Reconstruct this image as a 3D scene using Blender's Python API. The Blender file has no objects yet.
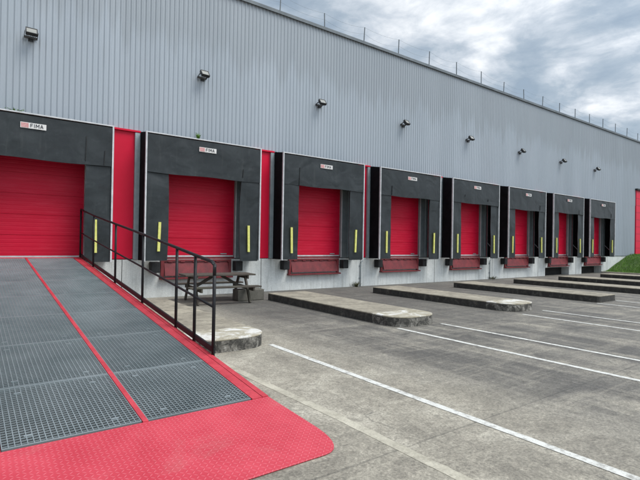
import bpy, math, random
from mathutils import Vector, Matrix
random.seed(7)
C = bpy.context.scene.collection
D = 13.1            # wall face distance
GROUP = {}

# ------------------------------------------------------------------ helpers
class MB:
    def __init__(s): s.v = []; s.f = []
    def add(s, vs, fs):
        o = len(s.v); s.v += [tuple(p) for p in vs]; s.f += [tuple(i+o for i in f) for f in fs]; return s
    def box(s, x0, x1, y0, y1, z0, z1):
        return s.add([(x0,y0,z0),(x1,y0,z0),(x1,y1,z0),(x0,y1,z0),(x0,y0,z1),(x1,y0,z1),(x1,y1,z1),(x0,y1,z1)],
                     [(0,3,2,1),(4,5,6,7),(0,1,5,4),(1,2,6,5),(2,3,7,6),(3,0,4,7)])
    def bar(s, a, b, w, h, up=(0,0,1)):
        a = Vector(a); b = Vector(b); d = (b-a).normalized(); up = Vector(up)
        if abs(d.dot(up)) > .98: up = Vector((0,1,0))
        sx = d.cross(up).normalized(); u = sx.cross(d).normalized()
        vs = []
        for p in (a, b):
            for i, j in ((-1,-1),(1,-1),(1,1),(-1,1)): vs.append(p + sx*(i*w/2) + u*(j*h/2))
        return s.add(vs, [(0,1,2,3),(7,6,5,4),(0,4,5,1),(1,5,6,2),(2,6,7,3),(3,7,4,0)])
    def tube(s, pts, r, n=10, cap=True):
        pts = [Vector(p) for p in pts]; rings = []
        for i, p in enumerate(pts):
            d = (pts[min(i+1, len(pts)-1)] - pts[max(i-1, 0)]).normalized()
            up = Vector((0,0,1)) if abs(d.z) < .9 else Vector((0,1,0))
            sx = d.cross(up).normalized(); u = sx.cross(d)
            rr = r[i] if isinstance(r, (list, tuple)) else r
            rings.append([p + (sx*math.cos(2*math.pi*k/n) + u*math.sin(2*math.pi*k/n))*rr for k in range(n)])
        vs = [q for ring in rings for q in ring]; fs = []
        for i in range(len(pts)-1):
            for k in range(n):
                a = i*n+k; b = i*n+(k+1) % n
                fs.append((a, b, b+n, a+n))
        if cap: fs.append(tuple(range(n))[::-1]); fs.append(tuple((len(pts)-1)*n+k for k in range(n)))
        return s.add(vs, fs)
    def prism(s, poly, z0, z1):
        n = len(poly)
        vs = [(p[0], p[1], (z0 if len(p) < 3 else p[2]-(z1-z0))) for p in poly] + [(p[0], p[1], (z1 if len(p) < 3 else p[2])) for p in poly]
        fs = [tuple(range(n))[::-1], tuple(range(n, 2*n))] + [(i, (i+1) % n, (i+1) % n+n, i+n) for i in range(n)]
        return s.add(vs, fs)

def link(name, mb, mat, parent=None, smooth=False, bevel=0, seg=2):
    me = bpy.data.meshes.new(name); me.from_pydata(mb.v, [], mb.f); me.validate(); me.update()
    o = bpy.data.objects.new(name, me); C.objects.link(o)
    if mat: me.materials.append(mat)
    if smooth:
        for p in me.polygons: p.use_smooth = True
    if parent: o.parent = parent
    if bevel:
        m = o.modifiers.new('bevel', 'BEVEL'); m.width = bevel; m.segments = seg; m.limit_method = 'ANGLE'
    return o

def thing(name, label, cat, loc=(0,0,0), rz=0, group=None):
    o = bpy.data.objects.new(name, None); C.objects.link(o); o.location = loc; o.rotation_euler = (0,0,rz)
    o.empty_display_size = .2
    return tag(o, label, cat, group)
def tag(o, label, cat, group=None, kind=None):
    o['label'] = label; o['category'] = cat
    if group: o['group'] = group
    if kind: o['kind'] = kind
    return o
def struct(name, mb, mat, **k):
    o = link(name, mb, mat, **k); o['kind'] = 'structure'; o['label'] = None; del o['label']; return o

# ------------------------------------------------------------------ materials
class NT:
    def __init__(s, name):
        s.m = bpy.data.materials.new(name); s.m.use_nodes = True; s.t = s.m.node_tree; s.t.nodes.clear()
        s.out = s.t.nodes.new('ShaderNodeOutputMaterial'); s.b = s.t.nodes.new('ShaderNodeBsdfPrincipled')
        s.t.links.new(s.b.outputs[0], s.out.inputs[0]); s.co = s.t.nodes.new('ShaderNodeTexCoord')
    def n(s, typ, **k):
        nd = s.t.nodes.new(typ)
        for a, v in k.items(): setattr(nd, a, v)
        return nd
    def l(s, a, b): s.t.links.new(a, b)
    def vec(s, scale=(1,1,1), space='Object', rnd=False):
        mp = s.n('ShaderNodeMapping'); mp.inputs['Scale'].default_value = scale
        src = s.co.outputs[space]
        if space == 'World': pass
        s.l(src, mp.inputs[0])
        if rnd:
            oi = s.n('ShaderNodeObjectInfo'); mu = s.n('ShaderNodeMath', operation='MULTIPLY'); mu.inputs[1].default_value = 37
            s.l(oi.outputs['Random'], mu.inputs[0]); s.l(mu.outputs[0], mp.inputs['Location'])
        return mp.outputs[0]
    def noise(s, scale, detail=5, rough=.6, v=None, dist=0):
        nd = s.n('ShaderNodeTexNoise'); nd.inputs['Scale'].default_value = scale; nd.inputs['Detail'].default_value = detail
        nd.inputs['Roughness'].default_value = rough; nd.inputs['Distortion'].default_value = dist
        s.l(v if v is not None else s.vec(), nd.inputs['Vector']); return nd.outputs['Fac']
    def ramp(s, f, stops):
        r = s.n('ShaderNodeValToRGB'); s.l(f, r.inputs[0]); e = r.color_ramp.elements
        while len(e) < len(stops): e.new(.5)
        for el, (p, c) in zip(e, stops):
            el.position = p; el.color = (c, c, c, 1) if isinstance(c, (int, float)) else (*c, 1)
        return r.outputs[0]
    def mix(s, f, a, b, mode='MIX'):
        m = s.n('ShaderNodeMix', data_type='RGBA', blend_type=mode)
        for i, x in ((0, f), (6, a), (7, b)):
            if hasattr(x, 'links'): s.l(x, m.inputs[i])
            else: m.inputs[i].default_value = x if i == 0 else (*x, 1) if len(x) == 3 else x
        return m.outputs[2]
    def math(s, op, a, b=0., c=0.):
        m = s.n('ShaderNodeMath', operation=op)
        for i, x in enumerate((a, b, c)):
            if hasattr(x, 'links'): s.l(x, m.inputs[i])
            else: m.inputs[i].default_value = x
        return m.outputs[0]
    def col(s, x):
        if hasattr(x, 'links'): s.l(x, s.b.inputs['Base Color'])
        else: s.b.inputs['Base Color'].default_value = (*x, 1)
    def rough(s, x):
        if hasattr(x, 'links'): s.l(x, s.b.inputs['Roughness'])
        else: s.b.inputs['Roughness'].default_value = x
    def bump(s, h, strength=.3, dist=.01):
        b = s.n('ShaderNodeBump'); b.inputs['Strength'].default_value = strength; b.inputs['Distance'].default_value = dist
        s.l(h, b.inputs['Height']); s.l(b.outputs[0], s.b.inputs['Normal'])

def worn(name, c1, c2, scale=3, rough=.5, metal=0, vscale=(1,1,1), lo=.35, hi=.65, bump=0, fine=None, rnd=True, spec=.5):
    t = NT(name); n = t.noise(scale, 7, .62, t.vec(vscale, rnd=rnd))
    c = t.ramp(n, [(lo, c1), (hi, c2)])
    if fine:
        n2 = t.noise(fine, 3, .7, t.vec(rnd=rnd)); c = t.mix(.5, c, t.ramp(n2, [(.3, .65), (.7, 1.25)]), 'MULTIPLY')
    t.col(c); t.rough(rough); t.b.inputs['Metallic'].default_value = metal; t.b.inputs['Specular IOR Level'].default_value = spec
    if bump: t.bump(t.noise(fine or scale*8, 4), bump, .01)
    return t.m

def m_cladding():
    t = NT('cladding'); v = t.vec((.25, 1, .05)); a = t.noise(4, 6, .6, v)
    b = t.noise(.35, 4, .5); st = t.noise(9, 5, .7, t.vec((1,1,.06)))
    c = t.ramp(a, [(.3, (.325,.365,.405)), (.7, (.365,.405,.445))])
    c = t.mix(t.ramp(b, [(.4, .0), (.7, .35)]), c, (.32,.37,.405))
    c = t.mix(t.ramp(st, [(.57, 0.), (.8, .38)]), c, (.24,.265,.285))
    # sheet to sheet tone
    s = t.n('ShaderNodeSeparateXYZ'); t.l(t.co.outputs['Object'], s.inputs[0])
    k = t.math('FLOOR', t.math('DIVIDE', s.outputs[0], 1.0)); wn = t.n('ShaderNodeTexWhiteNoise', noise_dimensions='1D'); t.l(k, wn.inputs['W'])
    c = t.mix(.35, c, t.ramp(wn.outputs['Value'], [(0, .88), (1, 1.1)]), 'MULTIPLY')
    # rust-grey run-off streaks of irregular length
    Z = s.outputs[2]; rs = t.noise(3.2, 4, .6, t.vec((1,1,.02))); lo = t.math('DIVIDE', t.math('SUBTRACT', Z, 4.5), 4.6)
    top = t.ramp(t.math('ADD', lo, t.math('MULTIPLY', rs, .7)), [(1.0-.12, 0.), (1.0, 1.)])
    c = t.mix(t.math('MULTIPLY', top, .30), c, (.20,.215,.22))
    t.col(c); t.rough(.42); t.b.inputs['Metallic'].default_value = .1
    return t.m

def m_ground():
    t = NT('yard_concrete'); O = t.vec()
    sx = t.n('ShaderNodeSeparateXYZ'); t.l(t.co.outputs['Object'], sx.inputs[0]); X, Y = sx.outputs[0], sx.outputs[1]
    big = t.noise(.22, 5, .55, O, .4); med = t.noise(1.3, 8, .66, O, .6)
    fine = t.noise(45, 6, .75, O); grit = t.noise(160, 2, .8, O)
    streak = t.noise(1.0, 8, .68, t.vec((2.6,.14,1)), .5); streak2 = t.noise(2.4, 7, .7, t.vec((.16,1.6,1)), .8)
    c = t.ramp(med, [(.3, (.085,.080,.070)), (.5, (.185,.173,.148)), (.72, (.33,.305,.25))])
    c = t.mix(t.ramp(streak, [(.40, .75), (.56, 0.)]), c, (.075,.071,.065))
    c = t.mix(t.ramp(streak2, [(.5, 0.), (.7, .45)]), c, (.37,.34,.275))
    # oil and rubber darkened bays close to the docks
    yy = t.math('ADD', Y, t.math('MULTIPLY', t.math('SUBTRACT', big, .5), 9.))
    bay = t.ramp(t.math('DIVIDE', yy, 14.), [(.36, 0.), (.66, .7)])
    xx = t.ramp(t.math('DIVIDE', t.math('ADD', X, t.math('MULTIPLY', med, 3.)), 30.), [(.13, 0.), (.2, 1.), (.45, .9), (.75, .45)])
    c = t.mix(t.math('MULTIPLY', bay, xx), c, t.mix(fine, (.045,.045,.043), (.12,.112,.098)))
    # tan cement apron beside the ramp
    ap = t.ramp(t.math('DIVIDE', t.math('ADD', X, t.math('MULTIPLY', t.math('SUBTRACT', med, .5), 1.6)), 8.), [(.50, .95), (.62, 0.)])
    c = t.mix(t.math('MULTIPLY', ap, t.ramp(big, [(.3, .55), (.6, .9)])), c, t.ramp(med, [(.28, (.22,.20,.16)), (.5,(.36,.33,.265)), (.7, (.52,.485,.40))]))
    # stains
    sp = t.noise(3.3, 6, .8, O, 1.2); c = t.mix(t.ramp(sp, [(.62, 0.), (.7, .6)]), c, (.06,.06,.06))
    c = t.mix(.9, c, t.ramp(fine, [(.28, .35), (.72, 1.6)]), 'MULTIPLY')
    c = t.mix(.8, c, t.ramp(t.noise(14, 6, .75, O, .6), [(.3, .55), (.7, 1.4)]), 'MULTIPLY')
    c = t.mix(t.ramp(grit, [(.66, 0.), (.72, .6)]), c, (.4,.39,.36)); c = t.mix(t.ramp(grit, [(.3, .6), (.36, .0)]), c, (.04,.04,.04))
    # cracks
    vo = t.n('ShaderNodeTexVoronoi', feature='DISTANCE_TO_EDGE'); vo.inputs['Scale'].default_value = .33
    wv = t.n('ShaderNodeVectorMath', operation='ADD'); nn = t.n('ShaderNodeTexNoise'); nn.inputs['Scale'].default_value = 1.7; nn.inputs['Detail'].default_value = 6
    t.l(O, nn.inputs['Vector']); sc = t.n('ShaderNodeVectorMath', operation='SCALE'); sc.inputs['Scale'].default_value = .5
    t.l(nn.outputs['Color'], sc.inputs[0]); t.l(O, wv.inputs[0]); t.l(sc.outputs[0], wv.inputs[1]); t.l(wv.outputs[0], vo.inputs['Vector'])
    ck = t.ramp(vo.outputs['Distance'], [(0, .4), (.003, 0.)]); ck = t.math('MULTIPLY', ck, t.ramp(med, [(.45, 0.), (.55, 1.)]))
    c = t.mix(ck, c, (.03,.03,.028))
    # slab joints
    for ax, step, off in ((X, 7.8, 1.0), (Y, 5.5, 2.95)):
        d = t.math('PINGPONG', t.math('ADD', ax, t.math('ADD', off, t.math('MULTIPLY', med, .03))), step/2)
        c = t.mix(t.ramp(d, [(.006, .35), (.014, 0.)]), c, (.035,.035,.033))
    t.col(c); t.rough(t.ramp(med, [(.3, .62), (.7, .9)]))
    t.bump(t.math('ADD', t.math('MULTIPLY', fine, .7), t.math('MULTIPLY', grit, .5)), .45, .012)
    return t.m

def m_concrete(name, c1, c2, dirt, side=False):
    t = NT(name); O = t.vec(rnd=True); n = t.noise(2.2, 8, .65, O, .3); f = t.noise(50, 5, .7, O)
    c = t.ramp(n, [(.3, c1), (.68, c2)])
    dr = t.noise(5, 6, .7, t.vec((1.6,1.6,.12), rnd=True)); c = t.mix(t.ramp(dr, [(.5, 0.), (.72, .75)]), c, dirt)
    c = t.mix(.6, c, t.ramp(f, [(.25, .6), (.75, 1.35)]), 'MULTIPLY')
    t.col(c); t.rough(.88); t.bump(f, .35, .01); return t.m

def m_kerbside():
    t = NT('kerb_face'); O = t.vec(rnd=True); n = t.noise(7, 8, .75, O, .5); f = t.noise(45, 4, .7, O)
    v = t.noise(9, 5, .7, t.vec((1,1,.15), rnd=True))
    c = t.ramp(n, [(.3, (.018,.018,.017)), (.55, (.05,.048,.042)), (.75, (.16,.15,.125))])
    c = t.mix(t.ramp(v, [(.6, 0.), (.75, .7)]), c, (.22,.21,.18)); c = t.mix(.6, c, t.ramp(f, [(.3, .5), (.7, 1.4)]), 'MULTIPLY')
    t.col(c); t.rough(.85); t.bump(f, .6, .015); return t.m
def m_nose():
    t = NT('kerb_nose_whitewash_remains'); O = t.vec(rnd=True); n = t.noise(6, 8, .75, O, .5); f = t.noise(45, 4, .7, O)
    c = t.ramp(n, [(.46, (.05,.048,.042)), (.56, (.2,.19,.165)), (.68, (.45,.44,.41))]); c = t.mix(.6, c, t.ramp(f, [(.3, .5), (.7, 1.4)]), 'MULTIPLY')
    t.col(c); t.rough(.85); t.bump(f, .6, .015); return t.m

def m_nosetop():
    t = NT('nose_top_whitewash_remains'); O = t.vec(rnd=True); n = t.noise(2.4, 8, .72, O, .8); f = t.noise(50, 5, .7, O)
    c = t.ramp(n, [(.40, (.30,.27,.20)), (.50, (.42,.39,.31)), (.56, (.60,.59,.55)), (.7, (.70,.69,.66))]); c = t.mix(.6, c, t.ramp(f, [(.25, .6), (.75, 1.3)]), 'MULTIPLY')
    t.col(c); t.rough(.88); t.bump(f, .35, .01); return t.m

def m_paintline():
    t = NT('worn_line_paint'); O = t.vec(); n = t.noise(9, 8, .8, O); f = t.noise(60, 4, .8, O)
    c = t.mix(t.ramp(n, [(.38, .85), (.52, 0.)]), (.62,.62,.58), (.26,.25,.225)); c = t.mix(t.ramp(f, [(.6, 0.), (.68, .75)]), c, (.22,.21,.19))
    t.col(c); t.rough(.75); t.bump(f, .3, .005); return t.m

def m_checker():
    t = NT('red_checker_plate'); O = t.vec((1/.036,)*3)
    s = t.n('ShaderNodeSeparateXYZ'); t.l(O, s.inputs[0]); x, y = s.outputs[0], s.outputs[1]
    fx = t.math('SUBTRACT', t.math('FRACT', x), .5); fy = t.math('SUBTRACT', t.math('FRACT', y), .5)
    par = t.math('SUBTRACT', t.math('MULTIPLY', t.math('MODULO', t.math('ADD', t.math('ABSOLUTE', t.math('FLOOR', x)), t.math('ABSOLUTE', t.math('FLOOR', y))), 2), 2), 1)
    py = t.math('MULTIPLY', fy, par)
    a = t.math('MULTIPLY', t.math('ADD', fx, py), .7071); b = t.math('MULTIPLY', t.math('SUBTRACT', fx, py), .7071)
    e = t.math('ADD', t.math('POWER', t.math('DIVIDE', t.math('ABSOLUTE', a), .52), 2), t.math('POWER', t.math('DIVIDE', t.math('ABSOLUTE', b), .16), 2))
    h = t.ramp(e, [(.25, 1.), (1., 0.)])
    n = t.noise(2.5, 7, .65); n2 = t.noise(30, 5, .75)
    c = t.ramp(n, [(.3, (.46,.028,.048)), (.7, (.55,.055,.08))]); c = t.mix(t.math('MULTIPLY', h, .35), c, (.80,.22,.26))
    c = t.mix(t.ramp(n2, [(.60, 0.), (.72, .35)]), c, (.25,.10,.09))
    c = t.mix(t.ramp(t.noise(1.2, 6, .7, None, .8), [(.55, 0.), (.75, .3)]), c, (.42,.22,.2))
    t.col(c); t.rough(t.ramp(n, [(.3, .38), (.7, .58)])); t.bump(h, .7, .0025); return t.m

def m_curtain():
    t = NT('shelter_black_fabric'); O = t.vec(rnd=True); n = t.noise(1.6, 6, .6, O, .6); f = t.noise(7, 7, .72, O, .5)
    c = t.ramp(n, [(.3, (.013,.017,.019)), (.7, (.024,.031,.034))])
    c = t.mix(t.ramp(f, [(.54, 0.), (.74, .35)]), c, (.055,.065,.07)); c = t.mix(t.ramp(t.noise(2.6, 5, .6, O, 1.), [(.58, 0.), (.7, .7)]), c, (.016,.018,.02))
    v = t.noise(7, 6, .7, t.vec((1,1,.08), rnd=True)); c = t.mix(t.ramp(v, [(.58, 0.), (.8, .22)]), c, (.11,.115,.11))
    t.col(c); t.rough(t.ramp(n, [(.3, .36), (.7, .5)])); t.b.inputs['Specular IOR Level'].default_value = .4; t.bump(t.noise(1.5, 2, .4, O, .8), .7, .05); return t.m

def m_door():
    t = NT('red_door_paint'); O = t.vec((.5,1,1.), rnd=True); n = t.noise(1.2, 6, .6, O); st = t.noise(5, 6, .7, t.vec((.35,1,2.2), rnd=True))
    c = t.ramp(n, [(.3, (.49,.003,.026)), (.7, (.57,.005,.036))]); c = t.mix(t.ramp(st, [(.5, 0.), (.8, .35)]), c, (.66,.05,.09))
    t.col(c); t.rough(.5); t.b.inputs['Specular IOR Level'].default_value = .25; return t.m

def m_grass(name='grass_blades'):
    t = NT(name); n = t.noise(2.2, 5, .7); c = t.ramp(n, [(.3, (.07,.17,.016)), (.7, (.15,.31,.03))])
    t.col(c); t.rough(.7); return t.m

def m_wood():
    t = NT('weathered_wood'); g = t.noise(6, 7, .7, t.vec((.6, 9, 9), rnd=True)); n = t.noise(2, 5)
    c = t.ramp(g, [(.3, (.03,.024,.018)), (.7, (.10,.085,.07))]); c = t.mix(t.ramp(n, [(.5, 0.), (.7, .6)]), c, (.07,.075,.05))
    t.col(c); t.rough(.85); t.bump(g, .4, .006); return t.m

M = dict(
 clad=m_cladding(), ground=m_ground(), line=m_paintline(), checker=m_checker(), curtain=m_curtain(), door=m_door(), wood=m_wood(), kerb=m_kerbside(), nose=m_nose(),
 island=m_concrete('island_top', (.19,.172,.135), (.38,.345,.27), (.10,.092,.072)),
 islnose=m_nosetop(),
 plinth=m_concrete('plinth_concrete', (.52,.545,.535), (.66,.68,.66), (.33,.34,.315)),
 block=m_concrete('block_concrete', (.07,.068,.055), (.17,.16,.135), (.04,.04,.033)),
 apron=m_concrete('kerb_strip_cement', (.34,.315,.25), (.52,.49,.40), (.22,.2,.16)),
 redpanel=worn('red_wall_panel', (.60,.004,.034), (.66,.006,.042), 1.2, .45, spec=.25),
 redsteel=worn('red_leveller_paint', (.12,.014,.018), (.20,.022,.027), 5, .6, bump=.15, fine=30),
 redbeam=worn('red_ramp_steel', (.42,.03,.045), (.56,.055,.075), 4, .42, fine=25),
 alu=worn('white_alu_trim', (.46,.48,.49), (.62,.63,.64), 6, .4),
 galv=worn('galvanised_profile', (.27,.32,.34), (.36,.41,.43), 4, .45, .3),
 grate=worn('galvanised_grating', (.27,.32,.33), (.39,.44,.45), 1.5, .42, .65, rnd=True),
 inner=worn('inner_wall_grey', (.17,.20,.21), (.24,.27,.28), 3, .5),
 black=worn('black_railing_paint', (.008,.0085,.010), (.016,.017,.019), 12, .5, spec=.3),
 rubber=worn('black_rubber', (.010,.011,.012), (.025,.026,.027), 10, .75, fine=40),
 sideblack=worn('side_fabric', (.004,.005,.006), (.009,.010,.012), 3, .85, spec=.1),
 yellow=worn('yellow_marker', (.60,.60,.14), (.74,.73,.22), 12, .5),
 plate=worn('plate_white', (.60,.59,.57), (.72,.71,.69), 9, .5),
 logo=worn('logo_faded_red', (.50,.22,.22), (.62,.36,.35), 30, .5), ink=worn('letter_dark_grey', (.05,.055,.06), (.09,.09,.1), 30, .5),
 coping=worn('grey_coping', (.10,.115,.125), (.16,.18,.19), 2, .45, .3), lampcase=worn('lamp_housing', (.012,.012,.013), (.03,.03,.03), 10, .4),
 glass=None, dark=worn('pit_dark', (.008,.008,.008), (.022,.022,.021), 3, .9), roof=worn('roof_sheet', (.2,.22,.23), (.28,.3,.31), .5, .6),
 stem=worn('dry_weed', (.05,.055,.02), (.11,.11,.045), 9, .8), soil=worn('bank_soil', (.03,.06,.012), (.06,.10,.02), 3, .95, bump=.5, fine=20),
 grass=m_grass())
t = NT('lamp_glass'); t.col((.30,.30,.28)); t.rough(.15); M['glass'] = t.m

# ------------------------------------------------------------------ ground
g = MB(); g.add([(-300,-300,0),(400,-300,0),(400,300,0),(-300,300,0)], [(0,1,2,3)]); struct('yard_ground', g, M['ground'])
def line(x, y0, y1, w=.088):
    m = MB(); n = 60; vs = []; 
    for i in range(n+1):
        y = y0+(y1-y0)*i/n
        for s in (-1, 1): vs.append((x+s*(w/2+random.uniform(-.004,.004)), y, .004))
    fs = [(2*i, 2*i+1, 2*i+3, 2*i+2) for i in range(n)]
    m.add(vs, fs); struct('line_marking', m, M['line'])
for x, y1 in ((3.70,6.28),(6.45,6.22),(7.60,6.12),(10.33,5.95),(11.42,6.05),(14.33,6.0),(15.6,6.0),(18.4,5.9),(19.6,5.9),(22.4,5.9)):
    line(x, -7, y1)
# narrow cement strip along the apron
m = MB(); pts = [(2.60,5.8),(2.63,4.7),(2.69,3.3),(2.70,1.9),(2.72,-1),(2.75,-7)]; vs = []
for x, y in pts: vs += [(x-.055,y,.006),(x+.055,y,.006)]
pp = []
for (xa, ya), (xb, yb) in zip(pts, pts[1:]):
    for q_ in range(24): pp.append((xa+(xb-xa)*q_/24, ya+(yb-ya)*q_/24))
m.prism([(x-.05+random.uniform(-.003,.003), y) for x, y in pp]+[(x+.05+random.uniform(-.006,.006), y) for x, y in pp[::-1]], -.02, .003); struct('kerb_strip', m, M['apron'])

# ------------------------------------------------------------------ kerb islands
ISL = [(2.45,3.66,6.18,'partly tucked under the handrail side of the red ramp'),(6.45,7.66,6.18,'with white paint on its nose, right of the picnic table'),
       (10.36,11.5,6.2,'third out from the red ramp, with a whitewashed nose'),(14.5,15.66,6.02,'fourth out from the red ramp, with a blunt dark nose'),
       (18.55,19.7,5.7,'fifth out from the red ramp, below the sixth dock shelter'),(22.4,23.6,5.7,'sixth out from the red ramp, second nearest the grass bank'),
       (26.9,28.1,5.7,'last of the row, closest to the grass bank')]
H = .195
for k, (xl, xr, yt, lab) in enumerate(ISL):
    yb = 11.12; t = thing('kerb_island', 'long low concrete kerb island '+lab, 'kerb island', ((xl+xr)/2, (yt+yb)/2, 0), 0, 'concrete guide islands between the truck bays')
    cx, cy = (xl+xr)/2, (yt+yb)/2; r = .42 if k < 3 else .10
    w2 = (xr-xl)/2; l2 = (yb-yt)/2
    out = []
    for (ccx, ccy, a0) in ((-w2+r, -l2+r, 180), (w2-r, -l2+r, 270)):
        for i in range(9): a = math.radians(a0+90*i/8); out.append((ccx+r*math.cos(a), ccy+r*math.sin(a)))
    ysplit = -l2+.75
    def jit(p, s=.008): return (p[0]+random.uniform(-s, s), p[1]+random.uniform(-s, s))
    right = [(w2, ysplit)] + [(w2, ysplit+(l2-ysplit)*i/10) for i in range(1, 11)]
    left = [(-w2, l2-(l2-ysplit)*i/10) for i in range(0, 11)]
    nosepoly = out + [(w2, ysplit), (-w2, ysplit)]
    bodypoly = [(-w2, ysplit)] + right[:1] + right[1:] + left[:-1]
    # faces (sides) as inner prism, tops as slabs 3 mm proud
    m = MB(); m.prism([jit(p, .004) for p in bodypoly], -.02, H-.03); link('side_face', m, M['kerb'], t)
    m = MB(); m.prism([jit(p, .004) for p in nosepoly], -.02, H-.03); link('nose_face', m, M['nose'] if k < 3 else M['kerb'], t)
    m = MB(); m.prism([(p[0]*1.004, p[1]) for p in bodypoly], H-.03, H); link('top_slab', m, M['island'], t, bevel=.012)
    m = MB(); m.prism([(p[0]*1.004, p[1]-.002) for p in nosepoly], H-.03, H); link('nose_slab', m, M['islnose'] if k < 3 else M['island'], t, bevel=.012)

# ------------------------------------------------------------------ warehouse
bld = thing('warehouse', 'long warehouse clad in pale blue-grey ribbed metal above a concrete dock plinth', 'building', (15, D, 0))
BX = 15
def bp(name, mb, mat, par=bld, **k):
    mb.v = [(x-BX, y-D, z) for x, y, z in mb.v]; return link(name, mb, mat, par, **k)
XL, XR, ZT = -14, 62, 9.12
SC = [.99+4.22*i for i in range(8)]          # shelter centres
Zc = 4.56
def ribs(x0, x1, z0, z1, pitch=.131, d=.020, y=D+.045):
    m = MB(); prof = []; x = x0
    while x < x1-.001:
        for a, b in ((0, 0), (.30, 0), (.52, -d), (.70, -d), (.92, 0)): 
            if x+a*pitch <= x1: prof.append((x+a*pitch, y+b))
        x += pitch
    prof.append((x1, y)); n = len(prof)
    m.add([(p[0], p[1], z0) for p in prof]+[(p[0], p[1], z1) for p in prof], [(i, i+1, n+i+1, n+i) for i in range(n-1)])
    return m
bp('cladding', ribs(XL, XR, Zc, ZT), M['clad'])
bp('cladding', ribs(32.38, 37.13, 1.08, Zc-.002), M['clad'])
bp('cladding', ribs(41.6, XR, 1.08, Zc-.002), M['clad'])
bp('cladding', ribs(37.13, 41.6, 1.08, Zc), M['dark'])if False else None
# body behind the skin
m = MB(); m.box(XL, XR, D+.45, D+32, 0, ZT-.08); bp('wall', m, M['clad'])
m = MB(); m.box(XL-.05, XR+.05, D+.08, D+32.1, ZT-.06, ZT+.02); bp('roof', m, M['roof'])
m = MB(); m.box(XL-.05, XR+.05, D-.02, D+.14, ZT+.022, ZT+.075); m.box(XL-.05, XR+.05, D-.035, D-.022, ZT-.03, ZT+.075); bp('coping', m, M['coping'])
# horizontal flashing at the foot of the cladding
m = MB(); m.box(XL, XR, D-.012, D+.07, Zc-.045, Zc+.0); 
m = MB()
edges = [XL]
for c in SC: edges += [c-1.7, c+1.7]
edges.append(32.38)
# red panels between shelters
for i in range(0, len(edges)-2, 2):
    a, b = edges[i], edges[i+1]
    m = MB(); m.box(a+.002, b-.002, D+.03, D+.1, 1.08, Zc-.05); bp('red_panel', m, M['redpanel'])
    m = MB(); m.box(a+.002, b-.002, D-.035, D+.1, Zc-.048, Zc-.002); bp('flashing', m, M['redpanel'])
# wall around each door inside the shelters, with the doors
doorprof = []
for k, c in enumerate(SC):
    m = MB(); m.box(c-1.7, c-1.18, D+.04, D+.2, 1.08, Zc); m.box(c+1.18, c+1.7, D+.04, D+.2, 1.08, Zc); m.box(c-1.18, c+1.18, D+.04, D+.2, 3.95, Zc)
    w = bp('inner_wall', m, M['inner'])
    dr = MB(); z = 1.17; prof = []
    while z < 4.0:
        i = round((z-1.17)/.1)
        prof += [(z, .1275), (z+.02, .125), (z+.08, .125), (z+.098, .1275)]
        if i % 5 == 4: prof[-1] = (z+.090, .125); prof += [(z+.093, .138), (z+.0985, .138)]
        z += .1
    n = len(prof)
    dr.add([(c-1.2, D+y, z) for z, y in prof]+[(c+1.2, D+y, z) for z, y in prof], [(i, n+i, n+i+1, i+1) for i in range(n-1)])
    d = bp('dock_door', dr, M['door'])
    e = MB(); e.box(c-1.17, c+1.17, D+.11, D+.16, 1.125, 1.168); bp('bottom_seal', e, M['alu'], d)
    for s in (-1, 1):
        e = MB(); e.box(c+s*1.20-.02, c+s*1.20+.02, D+.02, D+.039, 1.09, 3.95); bp('door_jamb', e, M['alu'], d)
        e = MB(); e.box(c+s*1.53-.025, c+s*1.53+.025, D-.01, D+.039, 1.09, 4.3); bp('guide_profile', e, M['galv'], d)
    e = MB(); e.box(c-1.18, c+1.18, D+.06, D+.4, 1.0, 1.12); bp('door_sill', e, M['redsteel'], d)
    if k in (1,2,3,4): 
        e = MB(); e.box(c+.75, c+.95, D+.10, D+.124, 1.2, 1.23); bp('handle', e, M['galv'], d)
# plinth with the two open pits under the last docks
m = MB(); px = XL; P7 = (SC[6]-1.38, SC[6]+1.3); P8 = (SC[7]-1.38, SC[7]+1.3)
for a, b in ((XL, P7[0]), (P7[1], P8[0]), (P8[1], XR)): m.box(a, b, D, D+.44, -.1, 1.06)
for a, b in (P7, P8): m.box(a, b, D, D+.44, .45, 1.06)
bp('plinth', m, M['plinth'])
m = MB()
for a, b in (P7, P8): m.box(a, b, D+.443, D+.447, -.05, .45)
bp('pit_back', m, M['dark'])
# plinth construction joints and a few conduits
m = MB()
for c in SC: m.box(c+2.10, c+2.115, D-.004, D+.004, .0, 1.055)
bp('plinth_joint', m, M['dark'])
m = MB(); m.box(32.38, XR, D-.03, D+.09, 1.062, 1.079); bp('drip_edge', m, M['coping'])
# far red loading door
d = MB(); d.box(37.15, 41.55, D-.02, D+.12, 1.1, 5.66); fd = bp('tall_red_door', d, M['redpanel'])
e = MB(); e.box(37.05, 41.65, D-.12, D+.1, 5.665, 5.78); bp('door_canopy', e, M['rubber'], fd)
e = MB()
for i in range(9): e.box(37.152, 41.548, D-.026, D-.021, 1.6+.5*i, 1.615+.5*i)
bp('panel_seam', e, M['redsteel'], fd)

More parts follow.
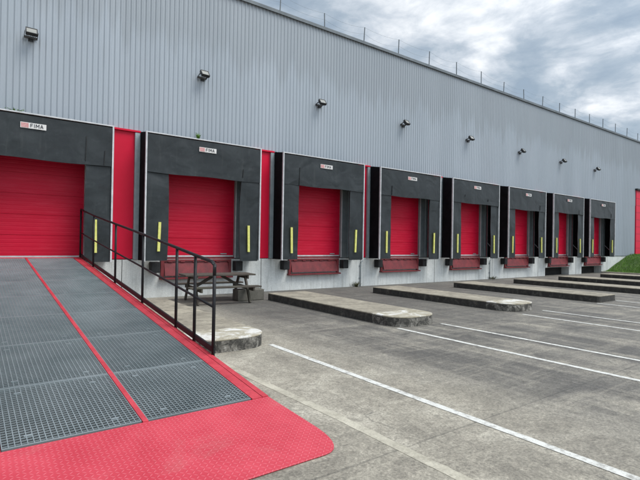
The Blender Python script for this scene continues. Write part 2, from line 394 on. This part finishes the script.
# ------------------------------------------------------------------ dock shelters
ORD = ['first', 'second', 'third', 'fourth', 'fifth', 'sixth', 'seventh', 'eighth']
def letters(mb, x, z, h, y):
    st = dict(F=[((0,0),(0,1)),((0,.94),(.55,.94)),((0,.5),(.45,.5))], I=[((.1,0),(.1,1))], M=[((0,0),(0,1)),((0,1),(.35,.35)),((.35,.35),(.7,1)),((.7,0),(.7,1))], A=[((0,0),(.32,1)),((.32,1),(.64,0)),((.13,.33),(.51,.33))])
    adv = dict(F=.82, I=.5, M=1.02, A=.8)
    for ch in 'FIMA':
        for a, b in st[ch]:
            mb.bar((x+a[0]*h, y, z+a[1]*h), (x+b[0]*h, y, z+b[1]*h), h*.17, .004, up=(0,1,0))
        x += adv[ch]*h
def sheet(x0, x1, z0, z1, y, nx, nz, amp, rng, th=.02, edge=None):
    m = MB(); ph = [rng.uniform(0, 6.28) for _ in range(6)]; 
    vs = []
    for side in (0, 1):
        for j in range(nz+1):
            for i in range(nx+1):
                u, v = i/nx, j/nz; x = x0+(x1-x0)*u; z = z0+(z1-z0)*v
                dy = amp*(math.sin(2.1*x+ph[0]+1.3*z)*.5+math.sin(5.3*z+ph[1]+x)*.3+math.sin(9*x+ph[2]+3*z)*.2)
                dz = 0
                if edge and j == 0: dz = edge*math.sin(3*x+ph[3])
                vs.append((x, y+dy+side*th, z+dz))
    N = (nx+1)*(nz+1); fs = []
    for j in range(nz):
        for i in range(nx):
            a = j*(nx+1)+i; fs += [(a, a+1, a+nx+2, a+nx+1), (N+a, N+a+nx+1, N+a+nx+2, N+a+1)]
    bd = [i for i in range(nx+1)] + [j*(nx+1)+nx for j in range(1, nz+1)] + [nz*(nx+1)+i for i in range(nx-1, -1, -1)] + [j*(nx+1) for j in range(nz-1, 0, -1)]
    for q in range(len(bd)): a, b = bd[q], bd[(q+1) % len(bd)]; fs.append((a, N+a, N+b, b))
    return m.add(vs, fs)
SHL = ['black fabric dock shelter at the head of the red ramp', 'black fabric dock shelter behind the picnic table, right of the ramp', 'black fabric dock shelter third from the ramp, between two red wall strips',
       'black fabric dock shelter fourth from the ramp, under the fourth floodlight', 'black fabric dock shelter fifth from the ramp, in the middle of the row',
       'black fabric dock shelter sixth from the ramp, left of the open pits', 'black fabric dock shelter above the first open pit, second from the far end', 'black fabric dock shelter at the far end beside the grass bank']
for k, c in enumerate(SC):
    rng = random.Random(50+k)
    t = thing('dock_shelter', SHL[k], 'dock shelter', (c, D, 0), 0, 'black dock shelters along the wall')
    F = -.60; zt = 4.43; zb = 1.03; W = 1.70; zh = 3.415+rng.uniform(-.035,.03); ci = 1.10
    for xs_, za, zb_ in {0:[(1.08,3.5,4.1),(1.5,3.45,3.8)], 1:[(1.1,3.5,3.75)], 2:[(-1.1,3.45,4.02)], 3:[(-1.12,3.45,3.8)], 4:[(-.9,3.7,3.8),(.8,3.6,3.7)]}.get(k, [(1.1,3.45,3.7)]):
        m = MB(); m.bar((xs_, F-.012, za), (xs_+.015, F-.012, zb_), .012, .02, up=(0,1,0)); link('fold', m, M['rubber'], t)
    link('header_curtain', sheet(-W+.03, W-.03, zh, zt-.03, F, 24, 8, .012, rng, edge=.012), M['curtain'], t, smooth=False)
    for s in (-1, 1):
        a, b = sorted((s*(W-.03), s*(ci+rng.uniform(-.02,.02))))
        cu = sheet(a, b, zb+rng.uniform(-.03,.02), zh+.12, F+.035, 6, 22, .022, rng)
        # inner edge bows slightly
        bow = rng.uniform(.0, .05)
        cu.v = [(x+(-s*bow*math.sin(math.pi*(z-zb)/2.5) if abs(x) < 1.3 else 0), y, z) for x, y, z in cu.v]
        link('side_curtain', cu, M['curtain'], t)
        m = MB(); m.box(s*W-.018, s*W+.018, F-.012, F+.05, zb, zt); link('edge_trim', m, M['alu'], t)
        m = MB(); m.add([(s*W-.012,F+.05,zb+.02),(s*W+.012,F+.05,zb+.02),(s*W+.012,-.02,zb+.02),(s*W-.012,-.02,zb+.02),(s*W-.012,F+.05,zt),(s*W+.012,F+.05,zt),(s*W+.012,-.02,zt+.08),(s*W-.012,-.02,zt+.08)],
              [(0,3,2,1),(4,5,6,7),(0,1,5,4),(1,2,6,5),(2,3,7,6),(3,0,4,7)]); link('side_panel', m, M['sideblack'], t)
        m = MB(); a, b = sorted((s*(W+.014), s*(W+.145))); m.box(a, b, -.045, .028, zb+.04, zt+.06); link('wall_profile', m, M['galv'], t)
        xm = s*(W-.36); y = F-.004 if False else F+.005
        m = MB(); zz0, zz1 = 1.28+rng.uniform(-.03,.02), 2.08; tilt = rng.uniform(-.03,.03)
        m.add([(xm-.034,F-.012,zz0),(xm+.034,F-.012,zz0),(xm+.034+tilt,F-.012,zz1),(xm-.034+tilt,F-.012,zz1),(xm-.034,F+.03,zz0),(xm+.034,F+.03,zz0),(xm+.034+tilt,F+.03,zz1),(xm-.034+tilt,F+.03,zz1)],
              [(0,1,2,3),(7,6,5,4),(0,4,5,1),(1,5,6,2),(2,6,7,3),(3,7,4,0)]); link('marker_strip', m, M['yellow'], t)
        # bracing arm inside
        m = MB(); m.bar((s*(W-.05), F+.08, 1.25), (s*(W-.05), -.02, 1.75), .03, .03); link('brace', m, M['galv'], t)
    m = MB(); m.box(-W-.022, W+.022, F-.014, F+.05, zt-.001, zt+.028); link('top_trim', m, M['alu'], t)
    m = MB(); m.add([(-W,F+.05,zt+.002),(W,F+.05,zt+.002),(W,-.02,zt+.085),(-W,-.02,zt+.085),(-W,F+.05,zt+.02),(W,F+.05,zt+.02),(W,-.02,zt+.105),(-W,-.02,zt+.105)],
              [(0,3,2,1),(4,5,6,7),(0,1,5,4),(1,2,6,5),(2,3,7,6),(3,0,4,7)]); link('top_panel', m, M['sideblack'], t)
    x0 = -.27+ (.0 if k else .0); z0 = 4.10
    m = MB(); m.box(x0, x0+.51, F-.024, F-.016, z0, z0+.13); p = link('name_plate', m, M['plate'], t)
    m = MB(); m.box(x0+.012, x0+.16, F-.028, F-.0245, z0+.012, z0+.118); link('logo_square', m, M['logo'], p)
    m = MB(); letters(m, x0+.20, z0+.028, .082, F-.027); link('letters', m, M['ink'], p)

# ------------------------------------------------------------------ dock levellers with bumpers
for k, c in enumerate(SC):
    if k == 0: continue
    t = thing('dock_leveller', ['', 'dark red dock leveller behind the picnic table', 'dark red dock leveller under the third dock shelter', 'dark red dock leveller under the fourth dock shelter',
        'dark red dock leveller under the fifth dock shelter', 'dark red dock leveller under the sixth dock shelter', 'dark red dock leveller over the first open pit', 'dark red dock leveller over the pit nearest the grass'][k],
        'dock leveller', (c, D, 0), 0, 'dark red dock levellers with rubber bumpers')
    a, b = -1.10, 1.03; 
    m = MB(); m.box(a, a+.09, -.07, -.002, .56, 1.0); m.box(b-.09, b, -.07, -.002, .56, 1.0); m.box(a, b, -.07, -.002, 1.002, 1.055)
    link('frame', m, M['redsteel'], t)
    m = MB(); m.add([(a-.03,-.16,.50),(b+.03,-.16,.50),(b+.03,-.002,.50),(a-.03,-.002,.50),(a-.03,-.16,.545),(b+.03,-.16,.545),(b+.03,-.002,.558),(a-.03,-.002,.558)],
              [(0,3,2,1),(4,5,6,7),(0,1,5,4),(1,2,6,5),(2,3,7,6),(3,0,4,7)]); link('lower_bar', m, M['redsteel'], t, bevel=.006)
    m = MB(); m.add([(a+.10,-.13,.60),(b-.10,-.13,.60),(b-.10,-.03,.99),(a+.10,-.03,.99),(a+.10,-.10,.60),(b-.10,-.10,.60),(b-.10,-.004,.99),(a+.10,-.004,.99)],
              [(0,1,2,3),(7,6,5,4),(0,4,5,1),(1,5,6,2),(2,6,7,3),(3,7,4,0)]); link('lip_plate', m, M['redsteel'], t, bevel=.004)
    m = MB(); 
    for i in range(6): m.tube([(a+.2+i*.36, -.05, .99), (a+.32+i*.36, -.05, .99)], .02, 8)
    link('hinge', m, M['redsteel'], t)
    for s, x in ((-1, a-.19), (1, b+.19)):
        m = MB(); m.box(x-.12, x+.12, -.24, -.002, .70, 1.0); link('bumper', m, M['rubber'], t, bevel=.02)

# ------------------------------------------------------------------ floodlights
FLL = ['above the first dock shelter', 'above the second dock shelter', 'above the third dock shelter', 'fourth from the ramp', 'fifth from the ramp', 'sixth from the ramp', 'second from the far end', 'nearest the far tall red door']
for k in range(8):
    x = [.93,5.23,9.5,13.7,17.93,22.25,26.5,30.75][k]
    t = thing('floodlight', 'small black floodlight on the ribbed wall '+('' if k > 2 else '')+FLL[k], 'floodlight', (x, D+.015, 6.45), 0, 'floodlights on the cladding')
    t.scale = (.87,.87,.87); R = Matrix.Rotation(math.radians([0,3,-4,5,-2,4,0,-3][k]), 3, 'Z') @ Matrix.Rotation(math.radians(-38), 3, 'X')
    def tr(mb):
        mb.v = [tuple(R @ Vector(v) + Vector((0, -.26, .02))) for v in mb.v]; return mb
    m = MB(); m.box(-.14, .14, -.03, .05, -.12, .12); 
    for i in range(6): m.box(-.11+.04*i, -.1+.04*i, .05, .09, -.1, .1)
    hs = link('housing', tr(m), M['lampcase'], t)
    m = MB(); m.box(-.118, .118, -.034, -.0305, -.098, .098); link('glass', tr(m), M['glass'], hs)
    m = MB(); m.box(-.14, .14, -.045, -.0302, .1, .12); m.box(-.14, .14, -.045, -.0302, -.12, -.1); m.box(-.14, -.12, -.045, -.0302, -.1, .1); m.box(.12, .14, -.045, -.0302, -.1, .1); link('bezel', tr(m), M['lampcase'], hs)
    m = MB(); 
    for s in (-1, 1): m.bar((s*.155, -.26, .02), (s*.155, -.01, -.05), .012, .035)
    m.box(-.16, .16, -.015, .0, -.09, -.02); link('bracket', m, M['lampcase'], t)
    m = MB(); m.box(-.06, .06, -.09, -.016, -.17, -.10); link('junction_box', m, M['lampcase'], t)

# ------------------------------------------------------------------ roof edge line
t = thing('roof_safety_line', 'thin posts and sagging wires standing along the roof edge', 'roof railing', (0, D+.12, ZT+.075))
xs = [-12.5+1.857*i for i in range(39)]
tops = []
rng = random.Random(3)
for x in xs:
    lx = rng.uniform(-.05,.05); h = rng.uniform(.56,.66); 
    m = MB(); m.tube([(x, 0, 0), (x+lx, 0, h)], .02, 6); m.box(x-.06, x+.06, -.05, .05, -.001, .01); link('post', m, M['coping'], t); tops.append((x+lx, 0, h))
for nm, fr, sag in (('top_wire', 1., .10), ('lower_wire', .6, .2)):
    m = MB()
    for a, b in zip(tops, tops[1:]):
        sg = sag*rng.uniform(.6, 1.3); m.tube([(a[0]+(b[0]-a[0])*q/8, 0, fr*(a[2]+(b[2]-a[2])*q/8)-sg*4*(q/8)*(1-q/8)*(1 if nm=='top_wire' else .6)) for q in range(9)], .0032, 4, False)
    link(nm, m, M['galv'], t)

# ------------------------------------------------------------------ ramp
s_r = .1148; dxr = -.0262
def rp(x, y, dz=0): return (1.146+dxr*(y-3.95)+x, y, .09+s_r*(y-3.95)+dz)
ramp = thing('loading_ramp', 'red steel loading ramp with grey grating treads and a black handrail at the left', 'ramp', (1.15, 3.95, 0))
def rq(name, mb, mat, par=ramp, **k):
    mb.v = [(x-1.15, y-3.95, z) for x, y, z in mb.v]; return link(name, mb, mat, par, **k)
def rbox(m, x0, x1, y0, y1, d0, d1):
    vs = [rp(x0,y0,d0),rp(x1,y0,d0),rp(x1,y1,d0),rp(x0,y1,d0),rp(x0,y0,d1),rp(x1,y0,d1),rp(x1,y1,d1),rp(x0,y1,d1)]
    return m.add(vs, [(0,3,2,1),(4,5,6,7),(0,1,5,4),(1,2,6,5),(2,3,7,6),(3,0,4,7)])
YT = 13.02
seams = [3.97]+[5.10+1.255*i for i in range(7)]; seams[-1] = 12.90
# border strips and the centre bar
for s in (-1, 1):
    a, b = sorted((s*.995, s*1.10)); m = MB(); rbox(m, a, b, 3.95, YT, -.012, .004); a, b = sorted((s*1.105, s*1.165)); rbox(m, a, b, 3.952, YT, -.06, .0065); rq('edge_strip', m, M['redbeam'])
    m = MB(); a, b = sorted((s*1.09, s*1.16)); 
    rbox(m, a, b, 4.6, YT, -.30, -.062) if False else None
    vs = []; 
    for y in (4.3, 6.2, YT):
        dp = {4.3: -.10, 6.2: -.28, YT: -.28}[y]
        for x in (a, b): vs += [rp(x, y, dp), rp(x, y, -.062)]
    m.add(vs, [(0,1,3,2),(8,10,11,9),(0,2,6,4),(4,6,10,8),(1,5,7,3),(5,9,11,7),(0,4,5,1),(4,8,9,5),(2,3,7,6),(6,7,11,10)])
    rq('side_beam', m, M['redbeam'])
m = MB(); rbox(m, -.022, .022, 3.95, YT, -.10, .006); rq('centre_bar', m, M['redbeam'])
m = MB(); rbox(m, -1.085, -.024, 3.96, YT-.02, -.088, -.080); rbox(m, .024, 1.085, 3.96, YT-.02, -.088, -.080); rq('grating_shade_sheet', m, M['dark'])  # added black sheet, stands in for the shade seen through the grating holes
m = MB(); rbox(m, -.995, -.022, YT-.12, YT, -.012, .003); rbox(m, .022, .995, YT-.12, YT, -.012, .003); rq('top_plate', m, M['redbeam'])
m = MB()
for y in [4.2]+seams[1:-1]: rbox(m, -1.09, 1.09, y-.03, y+.03, -.12 if y < 5.5 else -.20, -.089)
rq('cross_beam', m, M['redbeam'])
m = MB()
for y in (7.6, 10.1, 12.6):
    for s in (-1, 1):
        p = rp(s*1.03, y, -.29); m.box(p[0]-.05, p[0]+.05, y-.05, y+.05, 0, p[2]+.1); m.box(p[0]-.12, p[0]+.12, y-.12, y+.12, 0, .015)
rq('leg', m, M['redbeam'])
# grating panels: real bars
for s in (-1, 1):
    x0, x1 = sorted((s*.026, s*.988))
    for y0, y1 in zip(seams, seams[1:]):
        m = MB(); n = 24; e = .006; ya, yb = y0+e, y1-e
        for i in range(n+1):
            x = x0+.003+(x1-x0-.006)*i/n; rbox(m, x-.0034, x+.0034, ya, yb, -.026, .0)
        ny = round((yb-ya)/.040)
        for j in range(1, ny):
            y = ya+(yb-ya)*j/ny; rbox(m, x0+.001, x1-.001, y-.0034, y+.0034, -.010, -.0006)
        rbox(m, x0, x1, ya-.003, ya+.013, -.031, .0012); rbox(m, x0, x1, yb-.013, yb+.003, -.031, .0012)
        for i in (.18, .82):
            for yy in (ya+.14, yb-.14):
                xx = x0+(x1-x0)*i; rbox(m, xx-.028, xx+.028, yy-.012, yy+.012, .0006, .004)
        rq('grating', m, M['grate'])
# entry flap
pl = [(-.10,3.95),( -.13,3.3),(-.14,3.05),(-.07,2.86),(.05,2.775),(2.13,2.775),(2.19,2.785),(2.24,2.815),(2.275,2.86),(2.30,2.91),(2.32,2.98),(2.332,3.06),(2.336,3.16),(2.332,3.32),(2.312,3.948)]
pl = [(.0-.02+ (x if x > 1 else x+.08), y, .014+(.090-.014)*max(0, (y-2.775))/(3.95-2.775)) for x, y in pl][::1]
m = MB(); n = len(pl); m.prism([(x+.02, y, z) for x, y, z in pl], 0, .010)
rq('entry_flap', m, M['checker'], bevel=.002, seg=1)
# handrails
py = [13.0, 11.55, 9.67, 7.957, 6.44, 5.795, 5.223]; ph = [1.21, 1.17, 1.15, 1.14, 1.12, 1.11, 1.10]
for s in (-1, 1):
    hr = None
    m = MB(); tp = []
    X = lambda y: s*(1.165+ (y-13.0)*-.001)
    for y, h in zip(py, ph): tp.append(rp(X(y), y, h))
    e = tp[-1]; end = [tp[0]] + tp[1:-1] + [rp(X(5.30), 5.30, 1.105), (e[0], e[1]+.02, e[2]-.015), (e[0], e[1], e[2]-.05), (e[0], e[1], e[2]-.15)]
    m.tube(end, .0215, 10); hr = rq('handrail', m, M['black'], smooth=True)
    for y, h in zip(py, ph):
        m = MB(); a = rp(X(y), y, -.05); b = rp(X(y), y, h-.012); m.tube([a, b], .021, 10); rq('rail_post', m, M['black'], hr, smooth=True)
    m = MB(); m.tube([rp(X(y), y, h*.52) for y, h in zip(py, ph)], .0165, 8); rq('mid_rail', m, M['black'], hr, smooth=True)
    m = MB(); x = X(9); a, b = x-.012, x+.012; a += s*.012; b += s*.012; rbox(m, a, b, 5.20, YT, .023, .095); rq('toe_board', m, M['black'], hr)

# ------------------------------------------------------------------ picnic table
t = thing('picnic_table', 'weathered wooden picnic table with bench seats in front of the second dock', 'picnic table', (5.12, 11.5, 0), math.radians(-6))
L = 1.86
m = MB()
for i in range(5): m.box(-L/2, L/2, -.37+i*.15, -.37+i*.15+.14, .70, .74)
link('tabletop', m, M['wood'], t, bevel=.005)
for s in (-1, 1):
    m = MB(); 
    for i in range(2): y0 = s*.66-.13+i*.135; m.box(-L/2, L/2, y0, y0+.128, .42, .458)
    link('seat', m, M['wood'], t, bevel=.005)
for sx in (-.68, .68):
    for s in (-1, 1):
        m = MB(); m.bar((sx, s*.62, .0), (sx, s*.22, .70), .045, .095); link('leg', m, M['wood'], t, bevel=.004)
    m = MB(); m.box(sx+.024, sx+.066, -.78, .78, .325, .418); m.box(sx+.024, sx+.066, -.36, .36, .61, .698); link('cross_beam', m, M['wood'], t, bevel=.004)
m = MB(); m.bar((.66,0,.37),(.1,0,.69),.05,.07); m.bar((-.66,0,.37),(-.1,0,.69),.05,.07); link('brace', m, M['wood'], t)

# concrete block and weeds
m = MB(); m.prism([(-.42,-.2),(.36,-.23),(.40,.18),(-.38,.22)], 0, .30); o = link('concrete_block', m, M['block'], bevel=.02); o.location = (6.02, 11.45, 0)
tag(o, 'grimy low concrete block lying between the picnic table and the second kerb island', 'concrete block')
def weed(name, loc, n, h, sp, label, mat, rng, group=None):
    m = MB()
    for i in range(n):
        a = rng.uniform(0, 6.28); r = sp*rng.random()*.4; x, y = r*math.cos(a), r*math.sin(a); hh = h*rng.uniform(.5,1.); lean = sp*rng.uniform(.2,1)
        p0 = Vector((x,y,0)); p1 = Vector((x+lean*.4*math.cos(a), y+lean*.4*math.sin(a), hh*.6)); p2 = Vector((x+lean*math.cos(a), y+lean*math.sin(a), hh))
        w = .008; d = Vector((-math.sin(a), math.cos(a), 0))*w
        m.add([p0-d, p0+d, p1+d, p1-d, p2], [(0,1,2,3),(3,2,4)])
        for q in range(5):
            pp = p0.lerp(p2, rng.uniform(.3, 1)); dd = Vector((rng.uniform(-1,1), rng.uniform(-1,1), rng.uniform(-.3,.8)))*.035; e = Vector((rng.uniform(-1,1), rng.uniform(-1,1), rng.uniform(-.5,.5)))*.014
            m.add([pp, pp+dd*.5+e, pp+dd, pp+dd*.5-e], [(0,1,2,3)])
    o = link(name, m, mat); o.location = loc; return tag(o, label, 'weed', group)
rng = random.Random(11)
weed('weed', (6.68, 12.3, 0), 60, .34, .26, 'clump of dry weeds beside the concrete block, against the plinth', M['stem'], rng)
weed('weed', (11.25, 12.98, 0), 40, .2, .22, 'low weeds at the plinth foot, right of the third dock shelter', M['stem'], rng)
weed('weed', (19.9, 12.98, 0), 40, .16, .3, 'low weeds at the plinth foot under the gap after the fifth shelter', M['stem'], rng)
weed('weed', (5.06, D-.2, 4.5), 30, .26, .09, 'tuft of green weeds growing on top of the second dock shelter', M['grass'], rng)
weed('weed', (.62, D-.2, 4.5), 24, .12, .2, 'low tuft of weeds growing on top of the first dock shelter', M['grass'], rng)

# conduits on the plinth
for x, lab in ((11.52, 'thin galvanised pipe with a bent top on the plinth right of the third dock'), (19.75, 'thin galvanised pipe on the plinth right of the fifth dock')):
    t = thing('wall_pipe', lab, 'pipe', (x, D, 0), 0)
    m = MB(); m.tube([(0,-.04,.0),(0,-.04,.86),(.03,-.05,.93),(.10,-.05,.95)], .018, 8); link('pipe', m, M['galv'], t, smooth=True)
    m = MB(); m.box(-.05,.05,-.03,-.002,.3,.33); m.box(-.05,.05,-.03,-.002,.75,.78); link('clamp', m, M['galv'], t)

# ------------------------------------------------------------------ grass bank
def bankz(x, y):
    u = min(1, max(0, (x-31.95)/4.0)); e = min(1, max(0, (y-3)/2.5))
    return 1.10*(u*u*(3-2*u)*.5+u*.5)*e + .02*math.sin(x*3+y*2) + .02*math.sin(x*1.3-y*3.1)
m = MB(); nx, ny = 60, 40; vs = []
for j in range(ny+1):
    for i in range(nx+1):
        x = 31.9+ (i/nx)**1.5*28; y = 2.5+(13.09-2.5)*j/ny; vs.append((x, y, bankz(x, y)))
m.add(vs, [(j*(nx+1)+i, j*(nx+1)+i+1, (j+1)*(nx+1)+i+1, (j+1)*(nx+1)+i) for j in range(ny) for i in range(nx)])
struct('grass_bank', m, M['soil'], smooth=True)
m = MB(); rng = random.Random(5)
for i in range(42000):
    x = 31.95+9*rng.random()**1.3; y = rng.uniform(4, 13.02); z = bankz(x, y)-.01; a = rng.uniform(0, 6.28); h = rng.uniform(.05,.15); w = .010
    cx_, sy_ = math.cos(a), math.sin(a); m.add([(x-w*cx_, y-w*sy_, z), (x+w*cx_, y+w*sy_, z), (x+rng.uniform(-.05,.05), y+rng.uniform(-.05,.05), z+h)], [(0,1,2)])
o = link('grass', m, M['grass']); tag(o, 'short green grass covering the bank at the far right', 'grass', None, 'stuff')
m = MB(); m.box(31.78, 31.9, 2.5, 13.09, -.02, .10); struct('bank_kerb', m, M['apron'], bevel=.01)

# ------------------------------------------------------------------ sky and sun
w = bpy.data.worlds.new('World'); bpy.context.scene.world = w; w.use_nodes = True; nt = w.node_tree; nt.nodes.clear()
EL, AZ = math.radians(58), math.radians(60)
class WN(NT):
    def __init__(s): s.t = nt; s.co = nt.nodes.new('ShaderNodeTexCoord')
q = WN(); out = q.n('ShaderNodeOutputWorld'); bg = q.n('ShaderNodeBackground'); q.l(bg.outputs[0], out.inputs[0]); bg.inputs['Strength'].default_value = .12
sky = q.n('ShaderNodeTexSky', sky_type='NISHITA'); sky.sun_disc = False; sky.sun_elevation = EL; sky.sun_rotation = AZ; sky.air_density = 1.2; sky.dust_density = 2
sp = q.n('ShaderNodeSeparateXYZ'); q.l(q.co.outputs['Generated'], sp.inputs[0])
zz = q.math('ADD', q.math('MAXIMUM', sp.outputs[2], 0), .16)
cb = q.n('ShaderNodeCombineXYZ'); q.l(q.math('DIVIDE', sp.outputs[0], zz), cb.inputs[0]); q.l(q.math('DIVIDE', sp.outputs[1], zz), cb.inputs[1])
mp = q.n('ShaderNodeMapping'); q.l(cb.outputs[0], mp.inputs[0]); mp.inputs['Location'].default_value = (3.1, 1.5, 0); mp.inputs['Scale'].default_value = (1.0, 1.0, 1)
n1 = q.noise(2.2, 8, .52, mp.outputs[0], .45); n2 = q.noise(6.5, 8, .6, mp.outputs[0], .3); n3 = q.noise(.8, 4, .5, mp.outputs[0], .2)
mixn = q.math('ADD', q.math('ADD', q.math('MULTIPLY', n1, .6), q.math('MULTIPLY', n2, .22)), q.math('MULTIPLY', n3, .18))
cl = q.ramp(mixn, [(.42, (1.6,1.98,2.38)), (.48, (2.15,2.55,2.98)), (.53, (3.1,3.42,3.8)), (.60, (4.9,5.05,5.2))])
cov = q.ramp(mixn, [(.30, .72), (.5, .96)])
sdir = Vector((math.sin(math.radians(148))*math.cos(EL), math.cos(math.radians(148))*math.cos(EL), math.sin(EL)))
dt = q.n('ShaderNodeVectorMath', operation='DOT_PRODUCT'); dt.inputs[1].default_value = sdir; q.l(q.co.outputs['Generated'], dt.inputs[0])
gl = q.math('ADD', 1.0, q.math('MULTIPLY', q.math('POWER', q.math('MAXIMUM', dt.outputs['Value'], 0.), 3.0), 1.6))
vm = q.n('ShaderNodeVectorMath', operation='SCALE'); q.l(q.mix(cov, sky.outputs[0], cl), vm.inputs[0]); q.l(gl, vm.inputs['Scale'])
q.l(vm.outputs[0], bg.inputs['Color'])
sd = bpy.data.lights.new('sun', 'SUN'); sd.energy = 1.5; sd.angle = math.radians(30); sd.color = (1, .97, .92)
so = bpy.data.objects.new('sun', sd); C.objects.link(so)
# direction towards the sun (blender sky: rotation measured from +Y towards +X)
dv = Vector((math.sin(AZ)*math.cos(EL), math.cos(AZ)*math.cos(EL), math.sin(EL)))
AZs = math.radians(148)
dv = Vector((math.sin(AZs)*math.cos(EL), math.cos(AZs)*math.cos(EL), math.sin(EL))); sky.sun_rotation = AZs
so.rotation_euler = dv.to_track_quat('Z', 'Y').to_euler()

# ------------------------------------------------------------------ camera
cam = bpy.data.cameras.new('camera'); co = bpy.data.objects.new('camera', cam); C.objects.link(co)
f, cx, cy = 464., 320., 240.
def ray(u, v): return Vector((u-cx, -(v-cy), -f))
X = ray(950, 253.5).normalized(); Y = ray(-22, 237); Y -= X*X.dot(Y); Y.normalize(); Z = X.cross(Y)
Rm = Matrix((X, Y, Z)); co.matrix_world = Matrix.Translation((0, 0, 1.6)) @ Rm.to_4x4()
cam.sensor_width = 36; cam.lens = f/640*36; cam.clip_end = 1500; cam.clip_start = .05
sc = bpy.context.scene; sc.camera = co
sc.view_settings.view_transform = 'Standard'; sc.view_settings.look = 'None'; sc.view_settings.gamma = 1; sc.view_settings.exposure = .75
